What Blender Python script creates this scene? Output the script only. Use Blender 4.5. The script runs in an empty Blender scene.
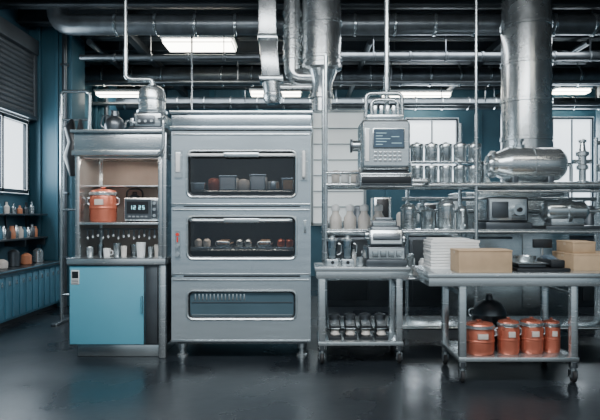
import bpy, bmesh, math, random
from mathutils import Vector, Matrix
random.seed(4)
# ------------------------------------------------------------ materials
def newmat(name):
    m=bpy.data.materials.new(name); m.use_nodes=True
    return m, m.node_tree.nodes, m.node_tree.links, m.node_tree.nodes['Principled BSDF']
def pm(name,col,metal=0.0,rough=0.5,var=0.12,scale=8,stretch=(1,1,1),bump=0.0,emit=0,ecol=None,coat=0):
    m,n,l,p=newmat(name)
    p.inputs['Metallic'].default_value=metal
    tc=n.new('ShaderNodeTexCoord'); mp=n.new('ShaderNodeMapping'); mp.inputs['Scale'].default_value=stretch
    nz=n.new('ShaderNodeTexNoise'); nz.inputs['Scale'].default_value=scale; nz.inputs['Detail'].default_value=4
    l.new(tc.outputs['Object'],mp.inputs['Vector']); l.new(mp.outputs['Vector'],nz.inputs['Vector'])
    r=n.new('ShaderNodeValToRGB')
    r.color_ramp.elements[0].position=0.3; r.color_ramp.elements[1].position=0.7
    r.color_ramp.elements[0].color=tuple(c*(1-var) for c in col)+(1,)
    r.color_ramp.elements[1].color=tuple(min(1,c*(1+var)) for c in col)+(1,)
    l.new(nz.outputs['Fac'],r.inputs['Fac']); l.new(r.outputs['Color'],p.inputs['Base Color'])
    mr=n.new('ShaderNodeMapRange'); mr.inputs['To Min'].default_value=max(0.03,rough-0.07); mr.inputs['To Max'].default_value=rough+0.07
    l.new(nz.outputs['Fac'],mr.inputs['Value']); l.new(mr.outputs['Result'],p.inputs['Roughness'])
    if bump:
        b=n.new('ShaderNodeBump'); b.inputs['Strength'].default_value=bump; b.inputs['Distance'].default_value=0.01
        l.new(nz.outputs['Fac'],b.inputs['Height']); l.new(b.outputs['Normal'],p.inputs['Normal'])
    if emit:
        p.inputs['Emission Color'].default_value=(ecol or col)+(1,); p.inputs['Emission Strength'].default_value=emit
    if coat: p.inputs['Coat Weight'].default_value=coat
    return m
def glassmat(name,tint,g=0.12):
    m,n,l,p=newmat(name); n.remove(p)
    out=n['Material Output']; t=n.new('ShaderNodeBsdfTransparent'); t.inputs['Color'].default_value=tint+(1,)
    gl=n.new('ShaderNodeBsdfGlossy'); gl.inputs['Roughness'].default_value=0.06; gl.inputs['Color'].default_value=(.9,.95,1,1)
    fr=n.new('ShaderNodeFresnel'); fr.inputs['IOR'].default_value=1.45
    ad=n.new('ShaderNodeMath'); ad.operation='ADD'; ad.inputs[1].default_value=g-0.04; ad.use_clamp=True
    l.new(fr.outputs[0],ad.inputs[0])
    mx=n.new('ShaderNodeMixShader'); l.new(ad.outputs[0],mx.inputs[0]); l.new(t.outputs[0],mx.inputs[1]); l.new(gl.outputs[0],mx.inputs[2])
    l.new(mx.outputs[0],out.inputs['Surface']); return m
STEEL=pm('brushed_steel',(.62,.67,.69),.86,.25,.07,6,(1,1,14))
STEELV=pm('satin_steel',(.50,.55,.57),.88,.23,.10,5)
OVENF=pm('oven_steel',(.62,.69,.73),.84,.23,.05,3,(1,1,10))
DSTEEL=pm('dark_steel',(.12,.135,.15),.8,.34,.15,6)
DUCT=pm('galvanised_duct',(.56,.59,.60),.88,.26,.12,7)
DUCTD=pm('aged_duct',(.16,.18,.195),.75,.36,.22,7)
BLACK=pm('black_plastic',(.012,.014,.017),0,.35,.1)
RUB=pm('rubber',(.02,.02,.022),0,.7,.1)
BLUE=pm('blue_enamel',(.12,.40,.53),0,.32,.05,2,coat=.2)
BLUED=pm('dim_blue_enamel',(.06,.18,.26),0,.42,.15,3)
WALLB=pm('wall_teal_paint',(.04,.115,.16),0,.6,.25,1.2,bump=.1)
COLB=pm('column_teal_paint',(.04,.12,.165),.1,.45,.25,2,(1,1,.3))
CEIL=pm('ceiling_dark',(.022,.028,.033),.2,.6,.2,2)
BEAM=pm('beam_dark',(.055,.065,.073),.4,.5,.2,3)
SHUT=pm('shutter_grey',(.13,.145,.16),.4,.5,.15,3)
PANELG=pm('pale_wall_strip',(.30,.34,.35),.2,.5,.1,3)
COPPER=pm('copper_red',(.50,.145,.09),.5,.28,.18,6,(1,1,.4))
WHITE=pm('white_plastic',(.78,.79,.79),0,.4,.04)
CREAM=pm('cream_ceramic',(.66,.61,.56),0,.4,.08)
CARD=pm('cardboard',(.44,.31,.195),0,.8,.08,12)
CARD2=pm('cardboard_tape',(.50,.38,.26),0,.5,.06,12)
ORANGE=pm('orange_jar',(.55,.22,.12),0,.4,.1)
RED=pm('red_indicator',(.6,.03,.02),0,.4,.1,emit=.3)
BREAD=pm('bread_crust',(.58,.36,.22),0,.7,.2,20)
OVENIN=pm('oven_interior',(.035,.035,.038),.5,.5,.2,4)
LCD=pm('lcd_screen',(.03,.05,.07),0,.15,.2,20,emit=.2,ecol=(.2,.3,.42))
LCDW=pm('lcd_glyph',(.3,.6,.7),0,.3,0,emit=1.6,ecol=(.4,.8,.85))
LCDG=pm('lcd_text',(.3,.5,.55),0,.3,0,emit=.5,ecol=(.5,.7,.8))
KEY=pm('keypad_keys',(.25,.28,.30),0,.5,.05)
TAN=pm('warm_panel',(.36,.29,.25),.3,.38,.15,4)
PANE=pm('frosted_daylight_pane',(.8,.88,.92),0,.5,.02,3,emit=2.4,ecol=(.82,.92,1.0))
PANELW=pm('glowing_wall_panel',(.62,.68,.69),0,.5,.05,3,emit=.45,ecol=(.84,.90,.90))  # faint emission brightens the pale back wall panel
TUBE=pm('lamp_diffuser',(.9,.9,.85),0,.5,0,emit=14,ecol=(1,.95,.82))
GLASS=glassmat('clear_glass',(.90,.95,.97),.18)
OGLASS=glassmat('oven_glass',(.62,.64,.66),.06)
DRAWG=pm('drawer_glass_blue',(.10,.165,.205),.45,.14,.08,3)
# floor
m,n,l,p=newmat('wet_concrete_floor'); FLOOR=m
tc=n.new('ShaderNodeTexCoord')
nz=n.new('ShaderNodeTexNoise'); nz.inputs['Scale'].default_value=1.3; nz.inputs['Detail'].default_value=6
n2=n.new('ShaderNodeTexNoise'); n2.inputs['Scale'].default_value=14; n2.inputs['Detail'].default_value=5
l.new(tc.outputs['Object'],nz.inputs['Vector']); l.new(tc.outputs['Object'],n2.inputs['Vector'])
r=n.new('ShaderNodeValToRGB'); r.color_ramp.elements[0].position=.35; r.color_ramp.elements[1].position=.7
r.color_ramp.elements[0].color=(.009,.012,.016,1); r.color_ramp.elements[1].color=(.018,.024,.030,1)
l.new(nz.outputs['Fac'],r.inputs['Fac']); l.new(r.outputs['Color'],p.inputs['Base Color'])
r2=n.new('ShaderNodeValToRGB'); r2.color_ramp.elements[0].position=.36; r2.color_ramp.elements[1].position=.56
r2.color_ramp.elements[0].color=(.22,)*3+(1,); r2.color_ramp.elements[1].color=(.36,)*3+(1,)
l.new(nz.outputs['Fac'],r2.inputs['Fac']); l.new(r2.outputs['Color'],p.inputs['Roughness'])
bp=n.new('ShaderNodeBump'); bp.inputs['Strength'].default_value=.12; bp.inputs['Distance'].default_value=.01
l.new(n2.outputs['Fac'],bp.inputs['Height']); l.new(bp.outputs['Normal'],p.inputs['Normal'])

# ------------------------------------------------------------ builder
class B:
    def __init__(s,name): s.name=name; s.bm=bmesh.new(); s.m=[]
    def mi(s,mat):
        if mat not in s.m: s.m.append(mat)
        return s.m.index(mat)
    def box(s,x0,x1,y0,y1,z0,z1,mat,bev=.003,rot=None,seg=2):
        c=Vector(((x0+x1)/2,(y0+y1)/2,(z0+z1)/2))
        M=Matrix.Translation(c)
        if rot: M=M@Matrix.Rotation(rot[1],4,rot[0])
        M=M@Matrix.Diagonal((abs(x1-x0),abs(y1-y0),abs(z1-z0),1))
        g=bmesh.ops.create_cube(s.bm,size=1,matrix=M)['verts']
        fs=set(f for v in g for f in v.link_faces); i=s.mi(mat)
        for f in fs: f.material_index=i
        if bev and bev*2.2<min(abs(x1-x0),abs(y1-y0),abs(z1-z0)):
            es=set(e for v in g for e in v.link_edges)
            bmesh.ops.bevel(s.bm,geom=list(es),offset=bev,segments=seg,affect='EDGES',profile=.5)
    def sweep(s,pts,rads,mat,seg=16,caps=True):
        pts=[Vector(p) for p in pts]; n=len(pts); i=s.mi(mat); rings=[]
        t=(pts[1]-pts[0]).normalized()
        u=t.orthogonal().normalized()
        for k in range(n):
            if k==0: tt=(pts[1]-pts[0])
            elif k==n-1: tt=pts[k]-pts[k-1]
            else: tt=(pts[k+1]-pts[k]).normalized()+(pts[k]-pts[k-1]).normalized()
            if tt.length<1e-8: tt=t
            tt.normalize(); u=(u-tt*u.dot(tt)).normalized(); v=tt.cross(u); t=tt
            rr=rads[k]
            rings.append([s.bm.verts.new(pts[k]+(u*math.cos(a)+v*math.sin(a))*rr) for a in [2*math.pi*j/seg for j in range(seg)]])
        for k in range(n-1):
            for j in range(seg):
                f=s.bm.faces.new((rings[k][j],rings[k][(j+1)%seg],rings[k+1][(j+1)%seg],rings[k+1][j])); f.material_index=i
        if caps:
            f=s.bm.faces.new(rings[0][::-1]); f.material_index=i
            f=s.bm.faces.new(rings[-1]); f.material_index=i
    def tube(s,pts,r,mat,seg=12,fil=0.05):
        P=[Vector(p) for p in pts]; out=[P[0]]
        for k in range(1,len(P)-1):
            a,b,c=P[k-1],P[k],P[k+1]
            d=min(fil,(a-b).length*.49,(c-b).length*.49)
            p0=b+(a-b).normalized()*d; p2=b+(c-b).normalized()*d
            for j in range(7):
                q=j/6; out.append(p0*(1-q)**2+b*2*q*(1-q)+p2*q*q)
        out.append(P[-1]); s.sweep(out,[r]*len(out),mat,seg)
    def cyl(s,p0,p1,r,mat,seg=24,r2=None): s.ring_prof(p0,p1,[(r,0),(r if r2 is None else r2,1)],mat,seg)
    def ring_prof(s,p0,p1,prof,mat,seg=24):
        p0=Vector(p0);p1=Vector(p1); ax=(p1-p0); d=ax.normalized(); u=d.orthogonal().normalized(); v=d.cross(u); i=s.mi(mat); rings=[]
        for (r,t) in prof:
            c=p0+ax*t; r=max(r,1e-4)
            rings.append([s.bm.verts.new(c+(u*math.cos(a)+v*math.sin(a))*r) for a in [2*math.pi*j/seg for j in range(seg)]])
        for k in range(len(rings)-1):
            for j in range(seg):
                f=s.bm.faces.new((rings[k][j],rings[k][(j+1)%seg],rings[k+1][(j+1)%seg],rings[k+1][j])); f.material_index=i
        f=s.bm.faces.new(rings[0][::-1]); f.material_index=i
        f=s.bm.faces.new(rings[-1]); f.material_index=i
    def lathe(s,x,y,z,prof,mat,seg=24):  # prof (r,h)
        s.ring_prof((x,y,z),(x,y,z+1),[(r,h) for r,h in prof],mat,seg)
    def frame(s,x0,x1,z0,z1,hx0,hx1,hz0,hz1,r,y0,y1,mat,k=6):
        i=s.mi(mat)
        O=[(x0,z0),(x1,z0),(x1,z1),(x0,z1)]
        C=[(hx0+r,hz0+r,180),(hx1-r,hz0+r,270),(hx1-r,hz1-r,0),(hx0+r,hz1-r,90)]
        def layer(y):
            o=[s.bm.verts.new((a,y,b)) for a,b in O]
            arcs=[[s.bm.verts.new((cx+r*math.cos(math.radians(a0+90*j/k)),y,cz+r*math.sin(math.radians(a0+90*j/k)))) for j in range(k+1)] for cx,cz,a0 in C]
            return o,arcs
        of,af=layer(y0); ob,ab=layer(y1)
        def F(vs):
            f=s.bm.faces.new(vs); f.material_index=i
        for c in range(4):
            c2=(c+1)%4
            for j in range(k):
                F((of[c],af[c][j+1],af[c][j])); F((ob[c],ab[c][j],ab[c][j+1]))
                F((af[c][j],af[c][j+1],ab[c][j+1],ab[c][j]))
            F((of[c],of[c2],af[c2][0],af[c][k])); F((ob[c],ab[c][k],ab[c2][0],ob[c2]))
            F((af[c][k],af[c2][0],ab[c2][0],ab[c][k]))
            F((of[c],ob[c],ob[c2],of[c2]))
    def rrect(s,hx0,hx1,hz0,hz1,r,y,rad,mat):
        pts=[]
        for cx,cz,a0 in [(hx0+r,hz0+r,180),(hx1-r,hz0+r,270),(hx1-r,hz1-r,0),(hx0+r,hz1-r,90)]:
            for j in range(7):
                a=math.radians(a0+15*j); pts.append((cx+r*math.cos(a),y,cz+r*math.sin(a)))
        pts.append(pts[0]); s.sweep(pts,[rad]*len(pts),mat,8)
    def digit(s,x,z,w,h,y,ch,mat):
        t=w*.22; seg={'0':'abcdef','1':'bc','2':'abged','3':'abgcd','4':'fgbc','5':'afgcd','6':'afgedc','7':'abc','8':'abcdefg','9':'abfgcd'}[ch]
        R={'a':(0,w,h-t,h),'d':(0,w,0,t),'g':(0,w,h/2-t/2,h/2+t/2),'b':(w-t,w,h/2,h),'c':(w-t,w,0,h/2),'f':(0,t,h/2,h),'e':(0,t,0,h/2)}
        for q in seg:
            a,b_,c,d=R[q]; s.box(x+a,x+b_,y-.002,y+.001,z+c,z+d,mat,0)
    def done(s):
        bmesh.ops.recalc_face_normals(s.bm,faces=s.bm.faces)
        co=[v.co for v in s.bm.verts]
        c=Vector(((min(v.x for v in co)+max(v.x for v in co))/2,(min(v.y for v in co)+max(v.y for v in co))/2,min(v.z for v in co)))
        bmesh.ops.translate(s.bm,verts=s.bm.verts,vec=-c)
        me=bpy.data.meshes.new(s.name); s.bm.to_mesh(me); s.bm.free()
        for mt in s.m: me.materials.append(mt)
        me.polygons.foreach_set('use_smooth',[True]*len(me.polygons))
        me.set_sharp_from_angle(angle=math.radians(38))
        o=bpy.data.objects.new(s.name,me); o.location=c; bpy.context.collection.objects.link(o); return o

# ------------------------------------------------------------ room shell
XL,XR,YB,YF,HC=-3.4,5.6,6.3,-5.6,3.75
b=B('floor'); b.box(XL-.2,XR+.2,YF,YB+.2,-.1,0,FLOOR,0); b.done()
b=B('ceiling'); b.box(XL-.2,XR+.2,YF,YB+.2,HC,HC+.1,CEIL,0); b.done()
b=B('wall_back'); b.box(XL-.2,XR+.2,YB,YB+.2,0,HC,WALLB,0); b.done()
b=B('wall_left'); b.box(XL-.2,XL,YF,YB,0,HC,WALLB,0); b.done()
b=B('wall_right'); b.box(XR,XR+.2,YF,YB,0,HC,WALLB,0); b.done()
b=B('trim_back_wall')
for z in (1.05,3.12): b.box(XL,XR,YB-.03,YB,z,z+.05,COLB)
for x in (-2.6,-1.7,-.8,1.6,3.3,4.3): b.box(x,x+.1,YB-.05,YB,0,HC,COLB)
b.done()
for (x0,x1,y0,y1) in ((XL,-2.86,2.65,3.1),(XL,-3.12,4.9,5.3),(5.15,XR,5.1,5.5)):
    b=B('wall_column'); b.box(x0,x1,y0,y1,0,HC,COLB,.01)
    w=x1-x0
    b.box(x0+w*.18,x0+w*.30,y0-.04,y0,0,HC,COLB,.004); b.box(x0+w*.62,x0+w*.70,y0-.03,y0,0,HC,COLB,.004)
    b.cyl((x0+w*.86,y0-.04,0),(x0+w*.86,y0-.04,HC),.03,DSTEEL,14)
    for z in (.6,1.4,2.2,3.0): b.box(x0+w*.78,x0+w*.94,y0-.075,y0,z,z+.03,DSTEEL,.002)
    b.done()
b=B('trim_ceiling_joists')
y=-1.2
while y<6.2:
    b.box(XL,XR,y-.04,y+.04,3.45,HC,BEAM,.004); b.box(XL,XR,y-.08,y+.08,3.45,3.47,BEAM,.002); y+=.6
for x in (-2.2,-.2,2.6,4.4): b.box(x,x+.1,2.2,YB,3.36,3.46,BEAM,.004)
b.done()

def window(name,x0,x1,z0,z1,y,pane,nv,nh,bar=DSTEEL):
    b=B(name); b.box(x0,x1,y-.02,y,z0,z1,pane,0)
    f=.05
    for a in (x0-f,x1): b.box(a,a+f,y-.06,y,z0-f,z1+f,bar)
    for a in (z0-f,z1): b.box(x0-f,x1+f,y-.06,y,a,a+f,bar)
    for k in range(1,nv): q=x0+(x1-x0)*k/nv; b.box(q-.012,q+.012,y-.045,y,z0,z1,bar,0)
    for k in range(1,nh): q=z0+(z1-z0)*k/nh; b.box(x0,x1,y-.045,y,q-.012,q+.012,bar,0)
    b.done()
window('window_1',2.02,2.90,1.7,2.9,YB-.05,PANE,2,1)
window('window_2',4.72,5.42,1.3,2.92,YB-.05,PANE,2,2)
window('pale_wall_panel',.25,1.18,1.0,3.05,YB-.05,PANELW,1,7,PANELG)  # whitish wall panel, not a window; glow comes from its material
b=B('window_4'); b.box(XL,XL+.02,.6,2.45,1.45,2.25,PANE,0)
for a in (.55,1.15,1.85,2.45): b.box(XL,XL+.07,a,a+.05,1.40,2.3,DSTEEL)
for a in (1.40,2.25): b.box(XL,XL+.07,.55,2.5,a,a+.05,DSTEEL)
b.done()
b=B('roller_shutter')
z=2.36
while z<3.14: b.cyl((XL+.09,.4,z+.03),(XL+.09,2.55,z+.03),.032,SHUT,10); z+=.058
b.box(XL+.002,XL+.16,.4,2.58,3.12,3.30,SHUT,.01); b.box(XL+.002,XL+.13,2.53,2.6,2.33,3.2,SHUT); b.box(XL+.002,XL+.15,.4,2.58,2.31,2.36,DSTEEL)
b.box(XL+.002,XL+.08,.4,2.58,2.35,3.2,SHUT,0)
b.done()
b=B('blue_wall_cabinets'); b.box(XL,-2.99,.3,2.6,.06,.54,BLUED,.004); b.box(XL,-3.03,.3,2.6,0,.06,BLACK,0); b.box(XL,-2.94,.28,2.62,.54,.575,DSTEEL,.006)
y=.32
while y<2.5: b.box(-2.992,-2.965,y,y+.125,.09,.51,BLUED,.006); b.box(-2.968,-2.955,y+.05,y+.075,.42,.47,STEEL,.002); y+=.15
b.done()
b=B('wall_shelf')
for z in (.86,1.14): b.box(XL,-3.14,.7,2.6,z,z+.02,DSTEEL,.002)
for y in (.75,1.4,2.05,2.55): b.box(XL,-3.16,y,y+.02,.78,.86,DSTEEL,0); b.box(XL,XL+.02,y,y+.02,.78,1.3,DSTEEL,0)
b.done()
mats=[STEELV,CREAM,BLUED,STEEL,DSTEEL,ORANGE]
b=B('shelf_jars'); y=.85;k=0
while y<2.5:
    h=.09+.07*random.random(); r=.028+.014*random.random()
    b.lathe(-3.24,y,.88,[(r*.9,0),(r,.01),(r,h*.7),(r*.6,h*.85),(r*.6,h),(r*.4,h)],mats[k%6],14); k+=1; y+=.095
b.done()
b=B('shelf_bottles')
y=.9
while y<2.5:
    h=.08+.08*random.random(); r=.03
    b.lathe(-3.25,y,1.16,[(r*.9,0),(r,.01),(r,h*.6),(r*.4,h*.75),(r*.4,h),(r*.2,h)],mats[(k*5+1)%6],14); k+=1; y+=.15
b.done()
b=B('counter_clutter')
for y,h,mt in ((1.2,.12,STEEL),(1.5,.07,CREAM),(1.75,.16,DSTEEL),(2.05,.10,ORANGE),(2.35,.14,STEEL)):
    b.lathe(-3.15,y,.575,[(.05,0),(.06,.01),(.06,h),(.045,h+.015),(.02,h+.03)],mt,16)
b.done()

b=B('pipe_coat_rack')
for x in (-2.52,-2.22): b.cyl((x,1.5,0),(x,1.5,2.36),.018,STEELV,12)
b.tube([(-2.52,1.5,2.3),(-2.52,1.5,2.45),(-2.22,1.5,2.45),(-2.22,1.5,2.3)],.018,STEELV)
for z in (.3,1.2,2.15): b.cyl((-2.52,1.5,z),(-2.22,1.5,z),.012,STEELV,10)
for x in (-2.52,-2.22): b.box(x-.03,x+.03,1.3,1.7,0,.03,DSTEEL)
b.sweep([(-2.38,1.44,2.14),(-2.40,1.42,2.05),(-2.36,1.42,1.9),(-2.39,1.42,1.75),(-2.37,1.42,1.55)],[.02,.055,.06,.075,.03],BLACK,14)
b.sweep([(-2.30,1.44,2.14),(-2.29,1.42,1.95),(-2.31,1.42,1.7)],[.015,.05,.03],RUB,14)
b.done()

# ------------------------------------------------------------ DECK OVEN
b=B('deck_oven')
x0,x1=-1.02,.085
b.box(x0,-.93,0,.85,.136,1.81,OVENF); b.box(0.0,x1,0,.85,.136,1.81,OVENF)
b.box(-.93,0,.5,.85,.136,1.81,OVENIN,0)
for z0,z1 in ((.136,.30),(.56,.70),(1.17,1.25),(1.70,1.81)): b.box(-.93,0,.01,.5,z0,z1,OVENIN,0)
b.box(x0-.012,x1+.012,-.045,.86,1.815,1.850,OVENF,.006)
b.box(x0-.004,x1+.004,-.03,.85,1.850,1.945,OVENF,.008)
b.box(x0-.018,x1+.018,-.05,.86,1.945,1.972,STEEL,.006)
decks=[(1.218,1.808,1.285,1.655),(.664,1.208,.795,1.135),(.136,.652,.315,.545)]
for i,(z0,z1,h0,h1) in enumerate(decks):
    b.frame(x0,x1,z0,z1,-.895,-.03,h0,h1,.045,-.035,0.0,OVENF)
    b.rrect(-.895,-.03,h0,h1,.045,-.036,.011,STEEL)
    b.rrect(-.882,-.043,h0+.012,h1-.012,.04,-.02,.007,BLACK)
    if i<2: b.box(-.90,-.02,-.012,-.006,h0-.005,h1+.005,OGLASS,0)
    else:
        b.box(-.90,-.02,-.014,0,h0-.005,h1+.005,DRAWG,0)
        for k in range(14):
            xx=-.84+k*.03
            b.box(xx,xx+.012,-.018,-.012,h1-.08,h1-.03,STEELV,.001)
        b.box(-.86,-.06,-.02,-.012,h0+.03,h0+.037,STEELV,0)
        b.box(-.86,-.06,-.02,-.012,h1-.10,h1-.094,DSTEEL,0)
    b.box(x0+.01,x1-.01,-.042,-.03,z1-.032,z1-.018,STEEL,.003)
    b.box(x0+.004,x1-.004,-.04,-.03,z0+.004,z0+.018,STEEL,.003)
for z,xa,xb in ((1.615,-.89,-.035),(1.10,-.88,-.05)):
    b.tube([(xa+.02,-.03,z),(xa+.02,-.085,z),(xb-.02,-.085,z),(xb-.02,-.03,z)],.013,WHITE if z>1.5 else STEEL,14,.03)
    b.box(-.60,-.32,-.10,-.075,z-.018,z+.018,STEEL,.008)
b.box(-.995,-.935,-.055,-.035,1.44,1.66,STEEL,.01); b.box(-.985,-.945,-.062,-.05,1.48,1.64,WHITE,.004)
b.box(.0,.06,-.05,-.035,1.42,1.66,STEEL,.01); b.tube([(.03,-.04,1.64),(.03,-.095,1.64),(.03,-.095,1.44),(.03,-.04,1.44)],.013,WHITE,12,.03)
b.box(-.99,-.95,-.045,-.035,.80,1.02,STEELV,.006)
for z in (.83,.90): b.cyl((-.97,-.045,z),(-.97,-.07,z),.016,STEEL,18)
b.cyl((-.97,-.045,.99),(-.97,-.06,.99),.012,RED,16); b.box(-.974,-.966,-.055,-.04,.93,.97,RED,0)
b.box(.03,.05,-.05,-.035,1.0,1.10,STEELV,.004)
for zr in (1.335,.86):
    for k in range(9): b.cyl((-.93,.03+k*.055,zr),(0,.03+k*.055,zr),.004,STEEL,6)
    for k in range(5): b.cyl((-.85+k*.19,.03,zr-.006),(-.85+k*.19,.49,zr-.006),.004,STEEL,6)
for k,(mt,h,w_) in enumerate(((STEELV,.06,.055),(COPPER,.10,.05),(WHITE,.12,.07),(CREAM,.09,.05),(WHITE,.13,.065),(STEEL,.08,.05),(BREAD,.10,.05))):
    xx=-.83+k*.122
    if k%2==0: b.box(xx-w_,xx+w_,.06,.30,1.34,1.34+h,mt,.012,seg=3); b.box(xx-w_-.004,xx+w_+.004,.055,.305,1.33+h,1.345+h,STEEL,.004)
    else: b.lathe(xx,.14,1.34,[(w_*.9,0),(w_,.02),(w_,h-.02),(w_*.85,h),(.01,h+.01)],mt,18)
for k in range(5):
    xx=-.80+k*.17; b.box(xx-.078,xx+.078,.05,.4,.866,.885,STEELV,.006)
    if k%2: b.box(xx-.06,xx+.06,.07,.36,.885,.935,BREAD,.02,seg=3)
    else:
        for q in (-.035,.035): b.lathe(xx+q,.13,.885,[(.02,0),(.03,.01),(.032,.045),(.02,.06),(.005,.065)],(CREAM,STEEL,COPPER)[k//2],14)
b.box(x0+.03,x1-.03,.03,.8,.11,.137,DSTEEL)
for x in (-.95,.015):
    for y in (.06,.78):
        b.lathe(x,y,0,[(.045,0),(.045,.02),(.028,.03),(.028,.07),(.04,.075),(.04,.11)],STEEL,20)
b.done()
for z in (1.66,1.13):
    L=bpy.data.lights.new('oven_lamp','AREA'); L.shape='RECTANGLE'; L.size=.7; L.size_y=.08; L.energy=2.2; L.color=(1,.84,.68)
    o=bpy.data.objects.new('oven_lamp',L); o.location=(-.46,.08,z); bpy.context.collection.objects.link(o)

# ------------------------------------------------------------ blue cabinet + hutch
b=B('blue_storage_cabinet')
b.box(-1.84,-1.075,.02,.60,.10,.745,DSTEEL,.004)
b.box(-1.845,-1.24,-.01,.02,.105,.745,BLUE,.008)
b.box(-1.80,-1.10,.05,.56,0,.10,STEELV,.004)
b.box(-1.13,-1.07,-.01,.03,.0,.745,STEEL,.004)
b.box(-1.232,-1.14,0,.02,.12,.73,DSTEEL,.003)
b.box(-1.86,-1.065,-.03,.61,.745,.80,STEEL,.006)
b.box(-1.825,-1.76,-.014,-.009,.59,.705,WHITE,.001); b.box(-1.818,-1.767,-.017,-.012,.64,.695,BLACK,0)
for k in range(3): b.box(-1.818,-1.767,-.017,-.012,.60+k*.012,.604+k*.012,BLACK,0)
b.box(-1.265,-1.252,-.03,-.01,.36,.50,BLUE,.004)
b.done()
b=B('steel_shelf_hutch')
for x in (-1.80,-1.135):
    b.box(x,x+.035,0,.035,.80,1.62,STEEL,.003); b.box(x,x+.035,.55,.585,.80,1.62,STEEL,.003)
    b.box(x+.01,x+.02,.03,.56,.80,1.62,STEELV,0)
b.box(-1.80,-1.10,.575,.59,.80,1.62,TAN,0)
b.box(-1.79,-1.11,.02,.575,1.065,1.085,STEEL,.002)
b.box(-1.79,-1.11,.30,.575,1.385,1.395,STEELV,.002)
b.box(-1.82,-1.085,-.02,.60,1.62,1.66,STEEL,.004)
b.box(-1.81,-1.095,.0,.60,1.66,1.80,STEEL,.008)
b.box(-1.83,-1.075,-.03,.61,1.80,1.825,STEEL,.004)
b.box(-1.10,-1.065,-.02,.02,.80,1.80,STEEL,.006)
b.box(-1.76,-1.14,.06,.12,1.605,1.62,WHITE,.003)
b.cyl((-1.77,.10,1.03),(-1.12,.10,1.03),.006,DSTEEL,8)
for k in range(15):
    xx=-1.74+k*.042; b.box(xx,xx+.012,.095,.105,.965+.01*(k%3),1.03,DSTEEL,0); b.lathe(xx+.006,.10,.945+.01*(k%3),[(.004,0),(.013,.012),(.004,.026)],STEEL,8)
b.done()
L=bpy.data.lights.new('hutch_lamp','AREA'); L.shape='RECTANGLE'; L.size=.55; L.size_y=.06; L.energy=3.6; L.color=(1,.84,.72)
o=bpy.data.objects.new('hutch_lamp',L); o.location=(-1.46,.16,1.60); bpy.context.collection.objects.link(o)
def pot(name,x,y,z,r,h,mat,lid=STEEL,handles=True):
    b=B(name); b.lathe(x,y,z,[(r*.88,0),(r*.97,.01),(r,h*.15),(r,h*.70),(r*.94,h*.76)],mat,32)
    b.lathe(x,y,z,[(r*1.0,h*.76),(r*1.05,h*.78),(r*1.05,h*.84),(r*.98,h*.86)],lid,32)
    b.lathe(x,y,z,[(r*.96,h*.86),(r*.9,h*.90),(r*.45,h*.94),(r*.12,h*.95),(r*.12,h*.97),(r*.2,h*.98),(r*.18,h)],mat if lid is STEEL else lid,32)
    b.lathe(x,y,z,[(r*1.0,h*.36),(r*1.03,h*.38),(r*1.03,h*.42),(r*1.0,h*.44)],mat,32)
    b.box(x-r*.35,x+r*.35,y-r*1.02,y-r*.9,z+h*.48,z+h*.66,CREAM,.003)
    if handles:
        for sg in (-1,1): b.tube([(x+sg*r*.97,y,z+h*.5),(x+sg*r*1.2,y,z+h*.52),(x+sg*r*1.2,y,z+h*.68),(x+sg*r*.97,y,z+h*.7)],.006,lid,8,.02)
    return b.done()
pot('copper_stock_pot',-1.64,.2,1.085,.11,.29,COPPER)
b=B('black_kettle'); b.lathe(-1.44,.42,1.085,[(.07,0),(.08,.02),(.08,.16),(.06,.21),(.02,.24),(.02,.26)],BLACK,24); b.tube([(-1.51,.42,1.25),(-1.51,.42,1.37),(-1.37,.42,1.37),(-1.37,.42,1.25)],.008,BLACK,8,.05); b.done()
b=B('digital_timer_oven')
b.box(-1.44,-1.145,.10,.34,1.095,1.285,STEEL,.012,seg=3); b.box(-1.425,-1.215,.088,.10,1.11,1.27,DSTEEL,.008); b.box(-1.41,-1.235,.084,.09,1.155,1.255,BLACK,.003)
b.box(-1.21,-1.16,.09,.10,1.11,1.27,DSTEEL,.004)
for z in (1.14,1.19,1.24): b.cyl((-1.185,.092,z),(-1.185,.075,z),.013,STEEL,16)
for k,c in enumerate('1225'): b.digit(-1.385+k*.03+(.012 if k>1 else 0),1.19,.017,.03,.083,c,LCDW)
for k in range(5): b.box(-1.40+k*.034,-1.38+k*.034,.083,.09,1.125,1.138,KEY,0)
for x in (-1.42,-1.18): b.box(x,x+.02,.12,.32,1.085,1.096,RUB,0)
b.done()
b=B('cup_and_glass_row')
for k,(r,h,mt) in enumerate(((.03,.08,STEEL),(.026,.10,GLASS),(.03,.07,WHITE),(.035,.11,STEELV),(.025,.09,CREAM),(.03,.10,GLASS),(.038,.12,WHITE),(.028,.08,STEEL),(.03,.1,CREAM))):
    xx=-1.73+k*.07; yy=.14+.05*(k%2)
    b.lathe(xx,yy,.80,[(r*.75,0),(r*.85,.006),(r,h*.8),(r*1.02,h),(r*.9,h),(r*.8,h*.9)],mt,18)
    if k%3==2: b.tube([(xx+r,yy,.80+h*.75),(xx+r+.02,yy,.80+h*.7),(xx+r+.02,yy,.80+h*.3),(xx+r*.9,yy,.80+h*.25)],.004,mt,8,.01)
b.done()
b=B('steel_dispenser')
b.box(-1.40,-1.10,.08,.50,1.825,1.86,DSTEEL,.004)
b.box(-1.37,-1.13,.12,.46,1.86,1.99,STEEL,.015,seg=3)
b.box(-1.41,-1.36,.15,.35,1.87,1.95,STEELV,.01)
b.lathe(-1.25,.27,1.99,[(.125,0),(.13,.01),(.13,.03),(.112,.035),(.112,.18),(.10,.215),(.06,.24),(.03,.25),(.03,.26)],STEEL,32)
b.lathe(-1.25,.27,2.10,[(.113,0),(.118,.005),(.118,.02),(.113,.025)],STEELV,32)
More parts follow.
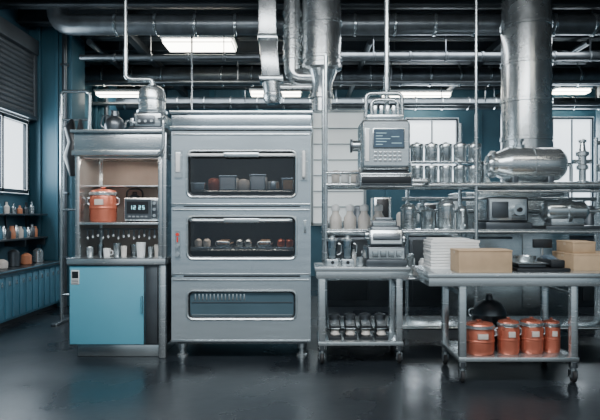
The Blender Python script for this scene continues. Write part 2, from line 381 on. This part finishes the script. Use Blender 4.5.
b.tube([(-1.25,.27,2.23),(-1.25,.27,2.29),(-1.475,.27,2.29),(-1.475,.27,2.55)],.019,STEEL,12,.06)
b.tube([(-1.475,.27,2.5),(-1.475,.27,HC)],.014,STEEL,12)
b.box(-1.33,-1.19,.10,.125,1.89,1.96,DSTEEL,.004)
for k in range(3): b.cyl((-1.31+k*.05,.10,1.91),(-1.31+k*.05,.085,1.91),.012,STEEL,12)
b.tube([(-1.15,.10,1.93),(-1.08,.0,1.93),(-1.08,-.06,1.90),(-1.08,-.06,1.66),(-1.13,-.05,1.62)],.012,STEEL,10,.04)
b.tube([(-1.36,.12,1.9),(-1.39,.0,1.9),(-1.39,-.03,1.84)],.009,STEEL,8,.03)
b.done()
b=B('round_flask'); b.lathe(-1.56,.25,1.825,[(.04,0),(.07,.02),(.085,.07),(.07,.12),(.035,.15),(.03,.19),(.035,.195)],DSTEEL,24)
b.tube([(-1.64,.25,1.87),(-1.68,.25,1.90),(-1.66,.25,1.98),(-1.60,.25,1.98)],.007,DSTEEL,8,.02); b.done()

# ------------------------------------------------------------ TABLES
def caster(b,x,y,z):
    b.cyl((x,y,z),(x,y,z-.03),.02,STEEL,14); b.box(x-.022,x-.014,y-.025,y+.03,.03,z-.025,DSTEEL,.001); b.box(x+.014,x+.022,y-.025,y+.03,.03,z-.025,DSTEEL,.001)
    b.ring_prof((x-.013,y,.04),(x+.013,y,.04),[(.03,0),(.04,.15),(.04,.85),(.03,1)],RUB,20); b.cyl((x-.024,y,.04),(x+.024,y,.04),.01,STEEL,10)
def table(name,x0,x1,y0,y1,zt,lx,ly,zs):
    b=B(name)
    b.box(x0,x1,y0,y1,zt-.035,zt,STEEL,.006)
    b.box(x0+.01,x1-.01,y0+.008,y0+.03,zt-.09,zt-.03,STEEL,.003); b.box(x0+.01,x1-.01,y1-.03,y1-.008,zt-.09,zt-.03,STEELV,.003)
    b.box(x0+.01,x0+.03,y0+.02,y1-.02,zt-.09,zt-.03,STEELV,.003); b.box(x1-.03,x1-.01,y0+.02,y1-.02,zt-.09,zt-.03,STEELV,.003)
    for x in lx:
        for y in ly:
            b.box(x-.025,x+.025,y-.025,y+.025,.11,zt-.03,STEEL,.006); b.cyl((x,y,.14),(x,y,.10),.03,DSTEEL,16); caster(b,x,y,.11)
    b.box(min(lx)-.03,max(lx)+.03,min(ly)-.03,max(ly)+.03,zs-.03,zs,STEEL,.004)
    for x in lx: b.box(x-.012,x+.012,min(ly),max(ly),zt-.16,zt-.13,STEELV,.002)
    b.done()
table('steel_work_table',.115,.845,-.2,.24,.745,(.17,.765),(-.16,.19),.17)
table('steel_prep_table',.865,2.36,-.72,-.12,.75,(1.11,1.87),(-.67,-.2),.175)

for k in range(4):
    x=.275+k*.122
    b=B('coffee_grinder')
    b.box(x-.05,x+.05,-.12,.06,.17,.195,BLACK,.006); b.box(x-.04,x+.04,-.03,.05,.195,.27,DSTEEL,.008)
    b.box(x-.047,x+.047,-.11,.05,.27,.30,STEEL,.012,rot=('X',.35)); b.lathe(x,-.06,.195,[(.03,0),(.038,.01),(.03,.04),(.036,.045)],CREAM,18)
    b.lathe(x,.01,.30,[(.035,0),(.045,.02),(.045,.05),(.02,.06)],DSTEEL,18); b.done()
b=B('steel_slicer_machine')
b.box(.51,.83,-.16,.16,.745,.80,DSTEEL,.01)
b.box(.52,.82,-.15,.15,.79,.90,STEEL,.015,seg=3)
b.box(.55,.79,-.10,.14,.89,1.06,STEEL,.02,seg=3)
b.box(.54,.80,-.14,-.08,.90,1.03,STEEL,.012,rot=('X',-.3))
b.box(.565,.775,-.165,-.125,.95,1.0,DSTEEL,.005,rot=('X',-.3))
b.box(.57,.77,-.04,.12,1.055,1.10,STEELV,.01)
b.box(.60,.74,-.02,.10,1.10,1.125,STEEL,.008)
for k in range(4): b.box(.56+k*.062,.56+k*.062+.045,-.158,-.148,.82,.87,STEELV,.004)
b.cyl((.83,0,.95),(.80,0,.95),.045,STEELV,24); b.cyl((.845,0,.95),(.83,0,.95),.02,BLACK,14)
b.cyl((.52,0,.98),(.55,0,.98),.04,STEELV,24)
b.done()
for x in (.255,.375):
    b=B('glass_blender')
    b.box(x-.05,x+.05,-.10,.0,.745,.80,STEEL,.012); b.cyl((x,-.10,.772),(x,-.112,.772),.014,BLACK,14)
    b.lathe(x,-.05,.80,[(.03,0),(.035,.005),(.048,.13),(.048,.14),(.04,.14),(.03,.02)],GLASS,20)
    b.lathe(x,-.05,.806,[(.022,0),(.026,.005),(.034,.07),(.01,.072)],WHITE,20)
    b.lathe(x,-.05,.94,[(.05,0),(.05,.015),(.02,.025),(.018,.04)],STEEL,20)
    b.tube([(x+.045,-.05,.92),(x+.075,-.05,.91),(x+.07,-.05,.84),(x+.036,-.05,.83)],.005,STEEL,8,.02)
    b.done()
b=B('steel_cup'); b.lathe(.47,-.1,.745,[(.03,0),(.033,.01),(.033,.07),(.028,.07),(.026,.02)],STEEL,18); b.done()

b=B('white_tray_stack')
for k in range(10): b.box(.95+.004*(k%2),1.31-.004*(k%3),-.42,-.16,.75+k*.021,.769+k*.021,WHITE,.004)
b.box(.97,1.24,-.40,-.18,.96,.972,WHITE,.003)
b.done()
def cbox(name,x0,x1,y0,y1,z0,z1):
    b=B(name); b.box(x0,x1,y0,y1,z0,z1,CARD,.004); m_=(y0+y1)/2
    b.box(x0-.001,x1+.001,m_-.02,m_+.02,z1-.03,z1+.0015,CARD2,0); b.box(x0-.002,x1+.002,y0-.002,y1+.002,z1-.012,z1-.003,CARD,.001); b.done()
cbox('cardboard_box',1.085,1.45,-.68,-.45,.75,.905)
cbox('cardboard_box',1.93,2.30,-.55,-.2,.75,.87)
cbox('cardboard_box',1.94,2.10,-.52,-.25,.8725,.955)
b=B('receipt_scale')
b.box(1.50,1.87,-.64,-.28,.75,.775,BLACK,.006); b.box(1.52,1.72,-.60,-.30,.775,.80,DSTEEL,.008)
b.box(1.51,1.73,-.61,-.29,.80,.81,STEEL,.004); b.box(1.75,1.85,-.60,-.34,.775,.83,BLACK,.01); b.box(1.76,1.84,-.57,-.40,.82,.838,LCD,.003,rot=('X',.2))
b.cyl((1.80,-.32,.775),(1.80,-.32,.95),.01,STEEL,10); b.box(1.73,1.87,-.345,-.315,.90,.965,BLACK,.006)
b.done()
b=B('steel_pan'); b.lathe(1.62,-.45,.81,[(.07,0),(.075,.01),(.085,.04),(.08,.04),(.07,.012)],STEELV,24); b.done()
pot('copper_canister',1.255,-.56,.175,.108,.235,COPPER)
pot('copper_canister',1.465,-.56,.175,.076,.25,COPPER)
pot('copper_canister',1.635,-.54,.175,.080,.25,COPPER)
pot('copper_canister',1.785,-.52,.175,.060,.24,COPPER,handles=False)
b=B('black_stock_pot'); b.lathe(1.42,-.28,.175,[(.11,0),(.125,.02),(.125,.22),(.13,.23),(.12,.26),(.09,.31),(.03,.335),(.02,.37),(.03,.375)],DSTEEL,28)
b.tube([(1.30,-.28,.38),(1.27,-.28,.40),(1.27,-.28,.44),(1.31,-.28,.44)],.008,STEEL,8,.02); b.done()
b=B('steel_mixing_bowls')
for k in range(3): b.lathe(1.70,-.27,.175+k*.03,[(.06,0),(.07,.01),(.115,.09),(.12,.095),(.11,.09),(.06,.02)],STEELV,24)
b.done()

# ------------------------------------------------------------ hanging control unit
b=B('hanging_control_unit')
b.box(.475,.87,-.10,.18,1.485,1.90,STEEL,.045,seg=4)
b.box(.50,.845,-.125,-.09,1.53,1.87,STEEL,.02,seg=3)
b.box(.565,.815,-.135,-.12,1.66,1.82,BLACK,.006); b.box(.575,.805,-.139,-.13,1.67,1.81,LCD,0)
for k in range(5): b.box(.59,.59+.05+.06*((k*7)%3)/2,-.141,-.138,1.69+k*.022,1.694+k*.022,LCDG,0)
b.box(.71,.79,-.141,-.138,1.70,1.704,LCDG,0); b.box(.71,.77,-.141,-.138,1.75,1.754,LCDG,0)
for i in range(6):
    for j in range(3): b.box(.575+i*.038,.60+i*.038,-.132,-.12,1.56+j*.03,1.578+j*.03,KEY,.002)
b.box(.505,.54,-.13,-.12,1.56,1.82,WHITE,.003)
b.box(.465,.88,-.12,.20,1.36,1.475,DSTEEL,.012,seg=3); b.box(.49,.855,-.09,.17,1.465,1.49,BLACK,0)
b.box(.475,.87,-.128,-.115,1.385,1.45,BLACK,.004)
b.cyl((.475,.03,1.70),(.42,.03,1.70),.045,STEELV,20); b.cyl((.42,.03,1.70),(.405,.03,1.70),.055,DSTEEL,20)
b.box(.53,.82,-.06,.14,1.895,1.94,STEELV,.012)
b.tube([(.53,.02,1.93),(.53,.02,2.12),(.82,.02,2.12),(.82,.02,1.93)],.015,STEEL,10,.05)
b.tube([(.57,-.02,1.93),(.57,-.02,2.06),(.78,-.02,2.06),(.78,-.02,1.93)],.013,STEEL,10,.05)
for k in range(4): b.box(.59+k*.05,.615+k*.05,.0,.05,1.93,2.02,STEEL,.003)
b.tube([(.70,.04,1.93),(.70,.04,HC)],.02,STEEL,14)
b.cyl((.70,.04,2.15),(.70,.04,2.25),.03,STEELV,16)
b.tube([(.86,.05,1.42),(1.05,.05,1.42),(1.05,.25,1.40)],.02,STEEL,12,.04)
b.done()

# ------------------------------------------------------------ shelving rack
b=B('steel_shelving_rack')
for x in (.22,1.50,2.80):
    for y in (.30,.80): b.cyl((x,y,0),(x,y,2.50 if x<1 else (2.0 if x<2 else 1.42)),.017,STEEL,14)
b.cyl((1.50,.30,2.0),(1.50,.30,HC),.012,STEEL,12)
for z in (1.42,1.02,.62,.2):
    for y in (.30,.80): b.cyl((.22,y,z-.02),(2.80,y,z-.02),.02 if z>1.3 else .014,STEEL,12)
    b.box(.22,2.80,.30,.80,z-.012,z,STEELV,.002)
b.cyl((.22,.27,1.50),(.52,.27,1.50),.012,STEEL,10)
b.cyl((1.50,.27,1.345),(2.80,.27,1.345),.012,STEEL,10)
b.box(.95,1.62,.40,.56,1.60,1.61,STEELV,.002)
for x in (.96,1.60): b.box(x,x+.012,.40,.56,1.42,1.61,STEELV,.001)
b.done()
b=B('steel_canister_stack')
for row,z in enumerate((1.42,1.61)):
    for k in range(5):
        x=1.03+k*.127
        b.lathe(x,.48,z,[(.052,0),(.056,.006),(.056,.12),(.06,.125),(.06,.15),(.055,.16),(.02,.165),(.015,.175)] if row else [(.052,0),(.056,.006),(.056,.12),(.06,.125),(.06,.15),(.055,.16)],STEELV if (k+row)%2 else STEEL,24)
b.done()
b=B('cream_bottle_row')
for k in range(4):
    x=.31+k*.125; b.lathe(x,.42,1.02,[(.045,0),(.052,.01),(.054,.10),(.03,.14),(.03,.16)],CREAM,20); b.lathe(x,.42,1.18,[(.036,0),(.038,.01),(.036,.045),(.01,.06)],WHITE,20)
b.done()
b=B('white_jar_row')
for k in range(5):
    x=.31+k*.085; b.lathe(x,.42,1.42,[(.03,0),(.036,.01),(.036,.07),(.04,.075),(.04,.10),(.02,.115)],WHITE if k%2 else CREAM,20)
b.done()
b=B('storage_jar_row')
for k in range(9):
    x=.32+k*.13; r=.05; h=.14+.08*((k*5)%3)/2; mt=(STEELV,WHITE,STEELV,STEEL,CREAM)[k%5]
    b.lathe(x,.5,.62,[(r*.9,0),(r,.01),(r,h*.8),(r*.7,h*.9),(r*.75,h*.92),(r*.7,h)],mt,18)
b.done()
b=B('steel_urn_row')
for k,(x,r,h) in enumerate(((.95,.07,.24),(1.12,.065,.20),(1.28,.075,.28),(1.42,.05,.22))):
    b.lathe(x,.45,1.02,[(r*.9,0),(r,.01),(r,h*.7),(r*1.06,h*.72),(r*1.06,h*.76),(r*.7,h*.9),(r*.15,h*.95),(r*.2,h)],STEELV if k%2 else STEEL,22)
    b.tube([(x,.45-r,1.06),(x,.45-r-.04,1.06),(x,.45-r-.04,1.04)],.007,STEEL,8,.01)
b.done()
b=B('steel_mixer_machine')
b.box(1.60,2.0,.35,.75,1.02,1.08,DSTEEL,.008); b.box(1.62,1.98,.38,.72,1.08,1.30,STEEL,.02,seg=3)
b.box(1.66,1.80,.365,.385,1.12,1.26,DSTEEL,.005); b.cyl((1.88,.38,1.19),(1.88,.33,1.19),.05,STEELV,24); b.cyl((1.88,.33,1.19),(1.88,.31,1.19),.02,BLACK,14)
for k in range(4): b.box(1.83,1.95,.375,.385,1.10+k*.012,1.105+k*.012,BLACK,0)
b.done()
b=B('steel_pump_unit')
b.box(2.12,2.62,.36,.74,1.02,1.05,DSTEEL,.004); b.ring_prof((2.15,.52,1.18),(2.55,.52,1.18),[(.06,0),(.09,.05),(.10,.1),(.10,.5),(.12,.5),(.12,.58),(.09,.6),(.09,.9),(.05,1)],STEELV,26)
b.box(2.20,2.50,.45,.6,1.05,1.12,STEEL,.006); b.tube([(2.55,.52,1.18),(2.68,.52,1.18),(2.68,.52,1.36)],.02,STEEL,12,.05)
b.tube([(2.3,.52,1.26),(2.3,.42,1.33),(2.10,.42,1.33)],.014,STEEL,10,.04)
b.done()
b=B('horizontal_pressure_tank')
zc=1.59
b.ring_prof((1.64,.48,zc),(2.34,.48,zc),[(.03,0),(.08,.01),(.09,.03),(.09,.05),(.12,.06),(.12,.10),(.10,.11),(.145,.24),(.15,.28),(.15,.55),(.157,.555),(.157,.58),(.15,.585),(.15,.84),(.14,.91),(.10,.97),(.02,1.0)],STEEL,36)
for x in (1.84,2.15): b.box(x,x+.05,.38,.58,1.42,1.50,DSTEEL,.004)
b.lathe(1.93,.48,zc+.14,[(.05,0),(.05,.03),(.03,.035),(.03,.06),(.045,.065),(.045,.08)],STEELV,20)
b.tube([(1.66,.48,zc),(1.62,.48,zc),(1.62,.48,1.50),(1.62,.36,1.44)],.018,STEEL,12,.03)
b.tube([(2.32,.48,zc),(2.39,.48,zc),(2.39,.48,1.44)],.016,STEEL,12,.04)
b.done()
b=B('valve_column')
b.lathe(2.50,.50,1.42,[(.06,0),(.06,.02),(.03,.03),(.03,.12),(.05,.13),(.05,.16),(.035,.17),(.035,.24),(.055,.25),(.055,.28),(.03,.29),(.02,.36),(.035,.37),(.035,.385),(.01,.40)],STEEL,22)
b.cyl((2.42,.50,1.62),(2.58,.50,1.62),.016,STEELV,12)
b.done()
b=B('valve_column'); b.lathe(2.68,.50,1.42,[(.05,0),(.05,.02),(.025,.03),(.025,.10),(.05,.11),(.055,.14),(.05,.17),(.02,.18),(.02,.21),(.03,.22),(.01,.24)],STEELV,22); b.done()
b=B('pipe_manifold')
for z,y in ((1.30,1.05),(1.45,1.05),(1.18,1.05)): b.cyl((1.0,y,z),(3.8,y,z),.02,STEELV,12)
for x in (1.05,2.9,3.2,3.5,3.75): b.cyl((x,1.05,0),(x,1.05,1.9 if x>2 else 1.5),.018,STEEL,12)
for x in (1.2,2.75,3.05,3.35): b.lathe(x,1.05,1.15,[(.03,0),(.04,.01),(.04,.07),(.02,.08),(.02,.12),(.045,.125),(.045,.14)],STEELV,16)
b.cyl((2.9,1.05,1.85),(3.75,1.05,1.85),.02,STEEL,12)
for k in range(9): b.cyl((2.95+k*.03,1.05,1.47),(2.95+k*.03,1.05,1.85),.005,STEEL,6)
b.done()
b=B('boiler_cabinet')
b.box(1.68,2.74,1.25,1.95,0,1.38,STEELV,.012)
for k in range(6): b.box(1.75,2.15,1.238,1.252,.9+k*.05,.925+k*.05,DSTEEL,.002)
b.box(2.25,2.65,1.235,1.252,.2,1.3,STEEL,.006)
b.done()
def duct_v(b,x,y,z0,z1,r,mat,rings):
    b.cyl((x,y,z0),(x,y,z1),r,mat,40)
    for z in rings: b.ring_prof((x,y,z-.025),(x,y,z+.025),[(r,0),(r+.012,.1),(r+.012,.3),(r+.004,.35),(r+.004,.65),(r+.012,.7),(r+.012,.9),(r,1)],mat,40)
b=B('vertical_exhaust_duct'); duct_v(b,2.41,1.55,1.38,HC,.255,DUCT,(1.55,1.95,2.35,2.75,3.15)); b.done()
b=B('hanging_duct_assembly')
duct_v(b,.22,1.3,2.68,HC,.20,DUCT,(2.74,3.1,3.45))
b.ring_prof((.22,1.3,2.68),(.22,1.3,2.20),[(.20,0),(.21,.02),(.21,.10),(.16,.14),(.11,.40),(.11,.62),(.125,.64),(.125,.72),(.10,.74),(.10,1.0)],DUCT,32)
duct_v(b,-.08,1.3,2.62,HC,.085,DUCT,(2.75,2.85,2.95,3.05,3.2))
b.tube([(-.08,1.3,2.75),(-.08,1.3,2.55),(.22,1.3,2.55)],.083,DUCT,20,.12)
b.box(-.42,-.24,1.2,1.42,2.95,HC,DUCT,.01); b.box(-.43,-.23,1.19,1.43,2.92,2.97,STEELV,.004)
b.box(-.40,-.22,1.21,1.41,2.55,2.93,DUCT,.01,rot=('Y',-.08)); b.box(-.41,-.17,1.19,1.43,2.50,2.55,STEELV,.004)
b.ring_prof((-.29,1.31,2.50),(-.27,1.31,2.28),[(.10,0),(.09,.5),(.10,.55),(.10,.75),(.07,1)],DUCT,24)
b.tube([(-.27,1.31,2.45),(-.1,1.31,2.45),(.2,1.31,2.45)],.04,DUCT,14)
b.done()
b=B('overhead_duct_and_pipe_run')
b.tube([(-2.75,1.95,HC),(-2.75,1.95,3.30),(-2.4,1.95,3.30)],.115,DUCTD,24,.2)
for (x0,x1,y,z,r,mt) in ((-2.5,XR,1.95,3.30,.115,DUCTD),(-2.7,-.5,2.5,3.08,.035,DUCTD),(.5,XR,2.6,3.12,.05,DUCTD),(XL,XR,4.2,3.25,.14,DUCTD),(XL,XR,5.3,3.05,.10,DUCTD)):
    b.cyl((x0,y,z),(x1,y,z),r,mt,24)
    x=x0+.4
    while x<x1-.05:
        b.ring_prof((x,y,z),(x+.04,y,z),[(r,0),(r+.012,.2),(r+.012,.8),(r,1)],DUCTD if r<.1 else STEELV,24)
        if int(x*10)%3==0: b.box(x+.01,x+.02,y-.01,y+.01,z,3.47,DSTEEL,0)
        x+=.45
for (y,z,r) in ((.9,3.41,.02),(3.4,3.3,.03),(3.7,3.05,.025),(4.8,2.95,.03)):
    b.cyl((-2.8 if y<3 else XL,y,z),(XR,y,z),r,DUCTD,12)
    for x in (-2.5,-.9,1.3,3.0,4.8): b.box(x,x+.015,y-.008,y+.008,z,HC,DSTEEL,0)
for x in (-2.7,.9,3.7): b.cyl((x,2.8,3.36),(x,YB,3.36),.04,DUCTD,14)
b.cyl((-1.31,2.4,2.3),(-1.31,2.4,3.45),.012,STEEL,8)
b.done()
def lamp(x0,x1,y0,y1,z,h=.055):
    b=B('ceiling_light'); b.box(x0-.02,x1+.02,y0-.02,y1+.02,z+h,z+h+.035,WHITE,.004); b.box(x0,x1,y0,y1,z,z+h,TUBE,.01)
    for x in (x0+.1,x1-.1): b.box(x,x+.01,(y0+y1)/2-.005,(y0+y1)/2+.005,z+h+.03,HC,DSTEEL,0)
    b.done()
lamp(-1.76,-.86,2.75,3.2,3.34)
lamp(-3.2,-2.42,4.45,4.65,3.02)
lamp(-.89,.02,5.75,5.98,3.30,.07); lamp(1.5,2.7,5.75,5.98,3.27,.07); lamp(4.5,5.2,5.75,5.98,3.34,.07)
for x in (-2.2,0.2,2.6):
    lamp(x-.6,x+.6,-2.0,-1.7,3.36)  # unseen fixtures added above the camera side for front light
b=B('dark_backing_counter')  # dark counter added to darken the space behind the tables
b.box(.3,4.6,2.6,3.2,0,.88,DSTEEL,.006); b.box(.28,4.62,2.57,3.22,.88,.92,STEELV,.004)
x=.34
while x<4.4: b.box(x,x+.50,2.585,2.602,.08,.84,BEAM,.004); b.box(x+.42,x+.44,2.57,2.588,.5,.7,STEELV,.002); x+=.53
b.done()
b=B('back_counter_appliances')
for k in range(14):
    x=.45+k*.3; h=.15+.3*((k*7)%5)/4; mt=(STEELV,DSTEEL,STEEL,CREAM,STEELV)[k%5]
    if k%2: b.lathe(x,2.9,.92,[(.09,0),(.10,.01),(.10,h),(.08,h+.03),(.02,h+.05)],mt,20)
    else: b.box(x-.11,x+.11,2.75,3.1,.92,.92+h,mt,.01); b.box(x-.08,x+.08,2.738,2.752,.95,.90+h,BLACK,.003)
b.done()
b=B('blue_wall_panelling')
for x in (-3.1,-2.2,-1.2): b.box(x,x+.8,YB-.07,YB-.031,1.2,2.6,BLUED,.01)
b.done()

# ------------------------------------------------------------ lights
def area(name,loc,rot,sx,sy,e,col):
    L=bpy.data.lights.new(name,'AREA'); L.shape='RECTANGLE'; L.size=sx; L.size_y=sy; L.energy=e; L.color=col
    o=bpy.data.objects.new(name,L); o.location=loc; o.rotation_euler=rot; bpy.context.collection.objects.link(o)
area('front_fill_light',(-.2,-2.4,3.32),(math.radians(32),0,0),4.0,.9,170,(.94,.97,1))  # added fill from above the camera side, out of view, no fixture of its own
area('window_daylight_left',(XL+.12,1.5,1.9),(0,math.radians(-90),0),.8,1.8,50,(.75,.89,1))
area('window_daylight_back',(2.45,YB-.15,2.3),(math.radians(-90),0,0),.9,1.2,35,(.8,.91,1))
area('window_daylight_right',(5.05,YB-.15,2.1),(math.radians(-90),0,0),.7,1.6,35,(.8,.91,1))
area('rear_fill_light',(1.6,2.3,3.34),(math.radians(0),0,0),4.0,.5,75,(.92,.96,1))  # added fill to brighten the machinery at the back
area('rear_fill_light',(.5,4.9,3.2),(math.radians(20),0,0),7.0,.5,65,(.88,.95,1))  # second added fill, wide strip for the rear of the room
# world: bright-above, dark-below gradient shaped for steel reflections, open end behind camera
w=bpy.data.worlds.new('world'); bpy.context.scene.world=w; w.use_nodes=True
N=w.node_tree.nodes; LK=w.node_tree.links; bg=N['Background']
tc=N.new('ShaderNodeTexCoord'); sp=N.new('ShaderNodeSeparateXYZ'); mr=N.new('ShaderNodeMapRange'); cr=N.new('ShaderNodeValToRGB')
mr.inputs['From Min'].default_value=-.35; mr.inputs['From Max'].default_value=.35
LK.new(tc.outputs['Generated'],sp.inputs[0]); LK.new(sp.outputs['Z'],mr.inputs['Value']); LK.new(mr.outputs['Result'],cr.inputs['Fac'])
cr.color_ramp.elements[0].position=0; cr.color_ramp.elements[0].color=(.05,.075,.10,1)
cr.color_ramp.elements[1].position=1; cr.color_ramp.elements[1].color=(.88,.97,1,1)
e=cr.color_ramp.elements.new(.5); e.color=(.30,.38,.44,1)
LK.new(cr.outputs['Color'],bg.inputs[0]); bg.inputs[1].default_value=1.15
cd=bpy.data.cameras.new('camera'); cd.lens=35; cd.sensor_width=36; cd.shift_y=5/600
co=bpy.data.objects.new('camera',cd); co.location=(0,-4.664,1.144); co.rotation_euler=(math.radians(90),0,0)
bpy.context.collection.objects.link(co); bpy.context.scene.camera=co
